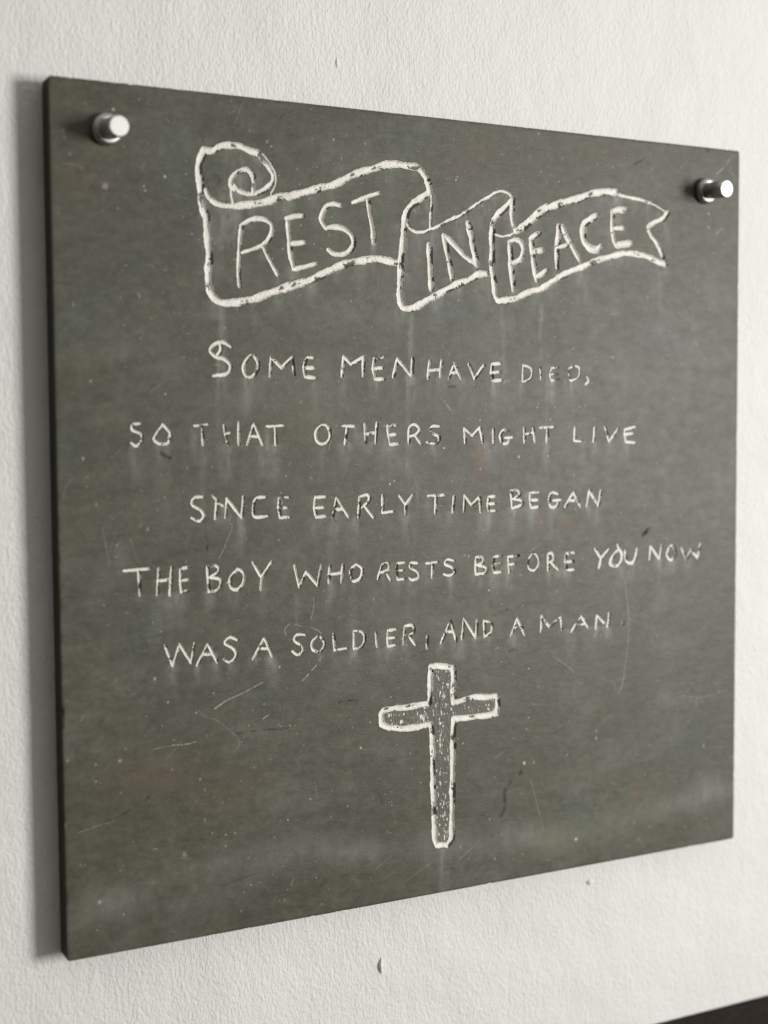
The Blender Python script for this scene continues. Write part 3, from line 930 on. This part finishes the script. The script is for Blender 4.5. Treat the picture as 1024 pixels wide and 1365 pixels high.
# brushed-on paint: gaps and ridges run along the stroke
gaps = .80 * vnoise(along / 6.5, across * .9 + 40 + along * 0, 61) + .30 * vnoise(along / 1.6, across * 2.2 + 20, 62)
ridge = vnoise(along / 3.0, across * 3.2 + 60, 63)
bare = np.where(big_own, gaps, bare)
lump = np.where(big_own, .55 * ridge + .45 * lump, lump)
hole = bare + cov + cvar + np.where(big_own, .45, .2) * np.clip((q - .5) * 3, 0, 1) - .95 * np.clip((side - .32) * 2.4, 0, 1)                       # > 0 keeps paint; bare right and lower walls stand in for groove shade
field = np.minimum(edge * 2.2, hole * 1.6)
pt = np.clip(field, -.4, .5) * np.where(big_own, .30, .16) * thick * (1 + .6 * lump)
pt = np.where(owner >= 0, pt, -1.0)
pin = np.clip((tick - .52) * 1.0, -.4, .16) * .28
sub = pt[slc]; own = owner[slc]
sub = np.where(inner, pin, sub); own = np.where(inner, cross_i, own)
pt[slc] = sub; owner[slc] = own

# burr: faint raised lip beside the grooves
lip = np.clip(1 - np.abs(q - 1.18) / .22, 0, 1) * (.5 + .5 * lump) * .10
HGT = -depth + np.where((owner >= 0) & (depth < .02), lip, 0)

# scratches and dots: thin shallow marks
for wd, s_, *flat in SCRATCH:
    pl = polyline('c', flat)
    for a, b in zip(pl[:-1], pl[1:]):
        m = wd * 1.6 + .3
        sl = window(min(a[0], b[0]) - m, max(a[0], b[0]) + m, min(a[1], b[1]) - m, max(a[1], b[1]) + m)
        d, t = seg_dist(GX[sl], GZ[sl], a, b)
        v = np.clip(1.25 - d / (wd * .5), 0, 1) * s_ * .75 * np.clip(.75 + .9 * rough[sl], 0, 1)
        scratch[sl] = np.maximum(scratch[sl], v)
for x, z, rr, s_ in DOTS:
    sl = window(x - 2 * rr, x + 2 * rr, z - 2 * rr, z + 2 * rr)
    d = np.hypot((GX[sl] - x), (GZ[sl] - z) * .85) * (1 + .5 * rough[sl])
    v = np.clip(1.6 - 1.3 * d / rr, 0, 1)
    if s_ < 0: bloom[sl] = np.maximum(bloom[sl], v * .9)
    else: scratch[sl] = np.maximum(scratch[sl], v * s_)
r = np.random.default_rng(21)
for k in range(260):                    # fine knocks all over
    x, z = r.uniform(-285, 285), r.uniform(-290, 290)
    rr, s_ = r.uniform(.35, .8), r.uniform(.15, .6)
    sl = window(x - 2 * rr, x + 2 * rr, z - 2 * rr, z + 2 * rr)
    d = np.hypot(GX[sl] - x, GZ[sl] - z)
    scratch[sl] = np.maximum(scratch[sl], np.clip(1.6 - 1.3 * d / rr, 0, 1) * s_)
for k in range(90):                     # hairline scratches
    x, z = r.uniform(-280, 280), r.uniform(-285, 285)
    an, ln, s_ = r.normal(.6, .7), r.uniform(4, 18), r.uniform(.08, .22)
    a = np.array([x, z]); b = a + ln * np.array([math.cos(an), math.sin(an)])
    sl = window(min(a[0], b[0]) - 1, max(a[0], b[0]) + 1, min(a[1], b[1]) - 1, max(a[1], b[1]) + 1)
    d, t = seg_dist(GX[sl], GZ[sl], a, b)
    scratch[sl] = np.maximum(scratch[sl], np.clip(1.2 - d / .32, 0, 1) * s_ * np.clip(.8 + rough[sl], 0, 1))
HGT -= np.clip(scratch, 0, .8) * .06 * (depth < .02)
for wd, s_, *flat in VEINS:
    pl = polyline('c', flat)
    for a, b in zip(pl[:-1], pl[1:]):
        m = wd * 1.8 + .3
        sl = window(min(a[0], b[0]) - m, max(a[0], b[0]) + m, min(a[1], b[1]) - m, max(a[1], b[1]) + m)
        d, t = seg_dist(GX[sl], GZ[sl], a, b)
        vein[sl] = np.maximum(vein[sl], np.clip(1.5 - (d + .45 * wd * rough[sl]) / (wd * .5), 0, 1) * s_ * np.clip(.55 + .9 * vnoise(GX[sl] / 5, GZ[sl] / 4, 51), .1, 1))
HGT -= vein * .12 * (depth < .02)

# soft marks: stains, drips of old whitewash under the letters, the pale tide line near the foot
for x, z, rx, rz, s_ in STAINS:
    sl = window(x - 2 * rx, x + 2 * rx, z - 2 * rz, z + 2 * rz)
    v = np.exp(-(((GX[sl] - x) / rx) ** 2 + ((GZ[sl] - z) / rz) ** 2) * 1.3 - .3 * lump[sl]) * abs(s_) * 1.25
    tgt = brown if s_ > 0 else lichen
    tgt[sl] = np.clip(np.maximum(tgt[sl], v), 0, 1)
r = np.random.default_rng(5)
def drip(x, ztop, wd, ln, s_):
    sl = window(x - 2 * wd, x + 2 * wd, ztop - ln, ztop + 6)
    t = (ztop - GZ[sl]) / ln
    s_ = min(.8, s_ * 1.5)
    v = np.exp(-((GX[sl] - x + .6 * np.sin(t * 5 + x)) / wd) ** 2) * np.clip((t + .04) * 12, 0, 1) * np.clip(1 - t, 0, 1) ** .8 * s_ * np.clip(.8 + .7 * bare[sl] + .5 * vnoise(GX[sl] / 2.2, GZ[sl] / 14, 41), 0, 1.3)
    bloom[sl] = 1 - (1 - bloom[sl]) * (1 - v)
for name in names:
    if name == 'cross': continue
    for st in STROKES[name]:
        p = np.array(st[2:]).reshape(-1, 2)
        k = p[:, 1].argmin(); x, z = p[k]
        if name == 'banner':
            for j in range(0, len(p), 2):
                if r.uniform() < .55: drip(p[j, 0] + r.normal(0, 2), p[j, 1] - 1, r.uniform(3, 8), r.uniform(12, 40), r.uniform(.12, .34))
        elif r.uniform() < .8:
            drip(x + r.normal(0, 1), z + 1, r.uniform(2.2, 6.0), r.uniform(8, 34), r.uniform(.14, .42))
for x, z, wd, ln, s_ in [(-179.43,151.31,2.48,82.52,0.37),(-25.21,152.84,2.14,67.12,0.42),(58.04,160.11,1.93,77.17,0.42),(94.33,164.29,1.97,65.76,0.37),(213.79,202.81,1.76,42.27,0.42),(0.41,-266.50,5.14,51.45,0.37),(-183.00,104.35,1.38,77.17,0.26),(-28.79,105.96,1.53,73.35,0.34),(100.13,119.37,1.66,145.73,0.26),(-21.44,25.32,1.55,55.67,0.20),(-123.49,-55.68,1.17,29.13,0.31),(-195.17,50.96,1.65,65.92,0.24),(-95.32,-6.60,2.36,65.01,0.17),(-77.10,-64.27,3.61,42.09,0.20),(-28.50,-44.08,1.86,49.56,0.17)]:
    drip(x, z, wd, ln, s_)
bx = GX + 40 * vnoise(GX / 90 + 3, GZ / 60 + 3, 31)
tide = np.exp(-((GZ + 262 + 9 * np.sin(bx / 70)) / 13) ** 2) * np.clip(.55 + .6 * vnoise(GX / 38 + 7, GZ / 22 + 7, 32), 0, 1) * .42
haze = np.clip(vnoise(GX / 45 + 7, GZ / 30 + 7, 33) + .5 * vnoise(GX / 16, GZ / 12, 34) - .25, 0, 1) * .13
bloom = np.clip(1 - (1 - bloom) * (1 - tide) * (1 - haze), 0, 1)

# ------------------------------------------------------------------ slab mesh: fine cells only where something is cut
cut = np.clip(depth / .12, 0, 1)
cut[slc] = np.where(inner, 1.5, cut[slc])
busy = (np.abs(HGT) > .004) | (scratch > .02) | (vein > .02) | (pt > -.3)
cellbusy = np.zeros((TX, TZ), bool)
for di in range(STEP + 1):
    for dk in range(STEP + 1):
        cellbusy |= busy[di:di + NX - STEP + 1:STEP, dk:dk + NZ - STEP + 1:STEP][:TX, :TZ]
# neighbours of a busy cell are refined too, so every hanging edge stays flat
grow = cellbusy.copy()
grow[1:] |= cellbusy[:-1]; grow[:-1] |= cellbusy[1:]
g2 = grow.copy(); g2[:, 1:] |= grow[:, :-1]; g2[:, :-1] |= grow[:, 1:]
fine = np.repeat(np.repeat(g2, STEP, 0), STEP, 1)
vid = lambda i, k: i * (NZ + 1) + k
fi, fk = np.nonzero(fine)
f_fine = np.stack([vid(fi, fk), vid(fi + 1, fk), vid(fi + 1, fk + 1), vid(fi, fk + 1)], 1)
ci, ck = np.nonzero(~g2); ci = ci * STEP; ck = ck * STEP
f_coarse = np.stack([vid(ci, ck), vid(ci + STEP, ck), vid(ci + STEP, ck + STEP), vid(ci, ck + STEP)], 1)
faces = np.vstack([f_fine, f_coarse])
HGT[0, :] = HGT[-1, :] = 0; HGT[:, 0] = HGT[:, -1] = 0

# border: rounded arris, sides and back, built from the rim of the field outwards
rim = []
step_i = list(range(0, NX, STEP)); step_k = list(range(0, NZ, STEP))
rim += [(i, 0) for i in step_i] + [(NX, k) for k in step_k] + [(NX - i, NZ) for i in step_i] + [(0, NZ - k) for k in step_k]
rows = []                               # (rim index, outward normal)
for (i, k) in rim:
    nx_ = -1 if i == 0 else (1 if i == NX else 0); nz_ = -1 if k == 0 else (1 if k == NZ else 0)
    if nx_ and nz_:
        a0 = {(-1, -1): 180, (1, -1): 270, (1, 1): 0, (-1, 1): 90}[(nx_, nz_)]
        for aa in range(0, 91, 15):
            an = math.radians(a0 + aa); rows.append((i, k, math.cos(an), math.sin(an)))
    else:
        rows.append((i, k, nx_, nz_))
NB = len(rows)
PX, PZ = HALF_W * 1000 - INX, HALF_H * 1000 - INZ
rings = [(.62, 0.0), (.80, .10), (.93, .42), (1.0, 1.1), (1.0, THICK * 1000 - .8), (.9, THICK * 1000)]
base_n = (NX + 1) * (NZ + 1)
V = np.zeros((base_n + NB * len(rings), 3), np.float32)
V[:base_n, 0] = GX.ravel() / 1000; V[:base_n, 1] = -HGT.ravel() / 1000; V[:base_n, 2] = GZ.ravel() / 1000
rr_ = np.random.default_rng(77)
chip = np.convolve(rr_.normal(0, 1, NB + 20), np.ones(5) / 5, 'same')[:NB]
nick = np.clip(np.convolve(rr_.normal(0, 1, NB + 2), [.3, .5, .3], 'same')[:NB] - 1.15, 0, 1) * 1.3
for ri, (f, dy) in enumerate(rings):
    for b, (i, k, nx_, nz_) in enumerate(rows):
        c_ = (.32 * (chip[b] - .25) + nick[b]) * (ri in (1, 2, 3)) + .05 * rr_.normal() * (ri in (1, 2))
        V[base_n + ri * NB + b] = ((gx[i] + nx_ * (PX * f - max(0, c_))) / 1000, (dy + .5 * max(0, c_)) / 1000, (gz[k] + nz_ * (PZ * f - max(0, c_))) / 1000)
inner_ids = np.array([vid(i, k) for i, k, _, _ in rows])
border = []
prev = inner_ids
for ri in range(len(rings)):
    cur = base_n + ri * NB + np.arange(NB)
    border.append(np.stack([prev, np.roll(prev, -1), np.roll(cur, -1), cur], 1)[:, ::-1])
    prev = cur
border = np.vstack(border)
deg = (border[:, 0] == border[:, 1]) | (border[:, 2] == border[:, 3])
tris = [tuple(dict.fromkeys(map(int, f))) for f in border[deg]]
faces = np.vstack([faces, border[~deg]])
# compact the vertices that are used
used = np.zeros(len(V), bool); used[faces.ravel()] = True; used[base_n:] = True; used[inner_ids] = True
remap = np.cumsum(used) - 1
faces = remap[faces]
Vc = V[used]
attrs = {}
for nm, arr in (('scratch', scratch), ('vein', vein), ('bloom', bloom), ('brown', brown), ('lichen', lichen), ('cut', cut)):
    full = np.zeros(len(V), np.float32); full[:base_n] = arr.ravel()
    for ri in range(len(rings)): full[base_n + ri * NB: base_n + (ri + 1) * NB] = (full[inner_ids] if ri < 3 else (.85 if nm == 'vein' else 0))  # vein value also darkens the slab's sides and back evenly
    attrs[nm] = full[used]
# triangles at the rounded corners and the back are written as degenerate-free extra polygons
extra = [tuple(int(remap[v]) for v in t) for t in tris]
back = tuple(int(remap[base_n + (len(rings) - 1) * NB + b]) for b in range(NB))

plaque = bpy.data.objects.new('slate_plaque', None)
COL.objects.link(plaque)
plaque.location = (0, THICK, -HALF_H)
plaque['label'] = 'square grey-green slate memorial plaque with a hand-carved REST IN PEACE scroll, verse and cross'
plaque['category'] = 'plaque'

def plaque_part(name, verts, faces_, mat, smooth=True):
    vv = np.asarray(verts, np.float32) - np.array([0, THICK, -HALF_H], np.float32)
    o = mesh_object(name, vv, faces_, mat, plaque, smooth)
    return o

def slab_mesh():
    me = bpy.data.meshes.new('slab')
    vv = Vc - np.array([0, THICK, -HALF_H], np.float32)
    me.vertices.add(len(vv)); me.vertices.foreach_set('co', vv.ravel())
    loops = np.concatenate([faces.ravel(), np.array([v for t in extra for v in t], np.int64), np.array(back, np.int64)])
    tot = np.concatenate([np.full(len(faces), 4), [len(t) for t in extra], [len(back)]]).astype(np.int32)
    start = np.concatenate([[0], np.cumsum(tot)[:-1]]).astype(np.int32)
    me.loops.add(len(loops)); me.loops.foreach_set('vertex_index', loops.astype(np.int32))
    me.polygons.add(len(tot)); me.polygons.foreach_set('loop_start', start); me.polygons.foreach_set('loop_total', tot)
    me.update(calc_edges=True)
    sm = np.ones(len(tot), bool); sm[-1] = False
    me.polygons.foreach_set('use_smooth', sm)
    me.materials.append(M_SLATE)
    o = bpy.data.objects.new('slab', me); COL.objects.link(o); o.parent = plaque
    for k_, v_ in attrs.items(): set_attr(o, k_, v_)
    return o
slab = slab_mesh()

# ------------------------------------------------------------------ paint left in the grooves, one mesh per carved word / figure
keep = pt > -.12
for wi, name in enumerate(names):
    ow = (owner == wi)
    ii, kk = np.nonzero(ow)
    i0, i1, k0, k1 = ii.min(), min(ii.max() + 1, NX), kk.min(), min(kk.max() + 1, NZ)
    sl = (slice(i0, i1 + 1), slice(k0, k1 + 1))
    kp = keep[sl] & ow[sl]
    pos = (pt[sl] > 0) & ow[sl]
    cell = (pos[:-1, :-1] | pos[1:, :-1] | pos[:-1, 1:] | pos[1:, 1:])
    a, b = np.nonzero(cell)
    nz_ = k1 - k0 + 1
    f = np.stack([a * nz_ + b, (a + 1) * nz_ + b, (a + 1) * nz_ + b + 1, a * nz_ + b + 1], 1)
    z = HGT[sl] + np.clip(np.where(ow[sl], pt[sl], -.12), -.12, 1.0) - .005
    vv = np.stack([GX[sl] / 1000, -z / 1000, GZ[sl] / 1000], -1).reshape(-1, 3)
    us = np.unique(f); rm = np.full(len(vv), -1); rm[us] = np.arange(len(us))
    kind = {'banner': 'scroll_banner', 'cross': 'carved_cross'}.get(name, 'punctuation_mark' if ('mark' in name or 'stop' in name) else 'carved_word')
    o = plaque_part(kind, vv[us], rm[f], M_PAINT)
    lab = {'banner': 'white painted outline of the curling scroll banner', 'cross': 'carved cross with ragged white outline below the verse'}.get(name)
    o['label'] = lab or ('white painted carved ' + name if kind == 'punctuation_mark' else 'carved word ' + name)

# ------------------------------------------------------------------ standoff bolts
def lathe(name, prof, parent, mat, seg=64):
    """profile (radius, y) turned about the local y axis"""
    vv, ff = [], []
    for r_, y in prof:
        for s in range(seg):
            an = 2 * math.pi * s / seg
            vv.append((r_ * math.cos(an), y, r_ * math.sin(an)))
    n = len(prof)
    for i in range(n - 1):
        for s in range(seg):
            a = i * seg + s; b = i * seg + (s + 1) % seg
            ff.append((a, b, b + seg, a + seg))
    ff.append(tuple(range(seg))[::-1]); ff.append(tuple((n - 1) * seg + s for s in range(seg)))
    o = mesh_object(name, vv, ff, mat, parent, smooth=True)
    for p in o.data.polygons:
        if len(p.vertices) > 4: p.use_smooth = False
    return o
def bolt(x, z, tilt, label):
    root = bpy.data.objects.new('standoff_bolt', None)
    COL.objects.link(root)
    root.location = (x, 0, z)
    root.rotation_euler = (tilt[0], 0, tilt[1])
    root['label'] = label; root['category'] = 'bolt'; root['group'] = 'steel standoff bolts holding the plaque'
    lathe('collar', [(.0104, -.0002), (.0108, -.0006), (.0108, -.0042), (.0105, -.0052), (.0096, -.0062), (.0080, -.0066)][::-1], root, M_METAL)
    lathe('pin', [(.0071, -.0040), (.0071, -.0262), (.0069, -.0268), (.0064, -.0271)][::-1], root, M_METAL)
    lathe('spacer', [(.0085, THICK + .0002), (.0085, WALL_Y - .0003)], root, M_METAL)
bolt(-.2612, .2700, (math.radians(5), math.radians(3)), 'steel standoff bolt near the plaque corner left of the scroll curl')
bolt(.2609, .2654, (math.radians(4), math.radians(3)), 'steel standoff bolt near the plaque corner right of the word PEACE')
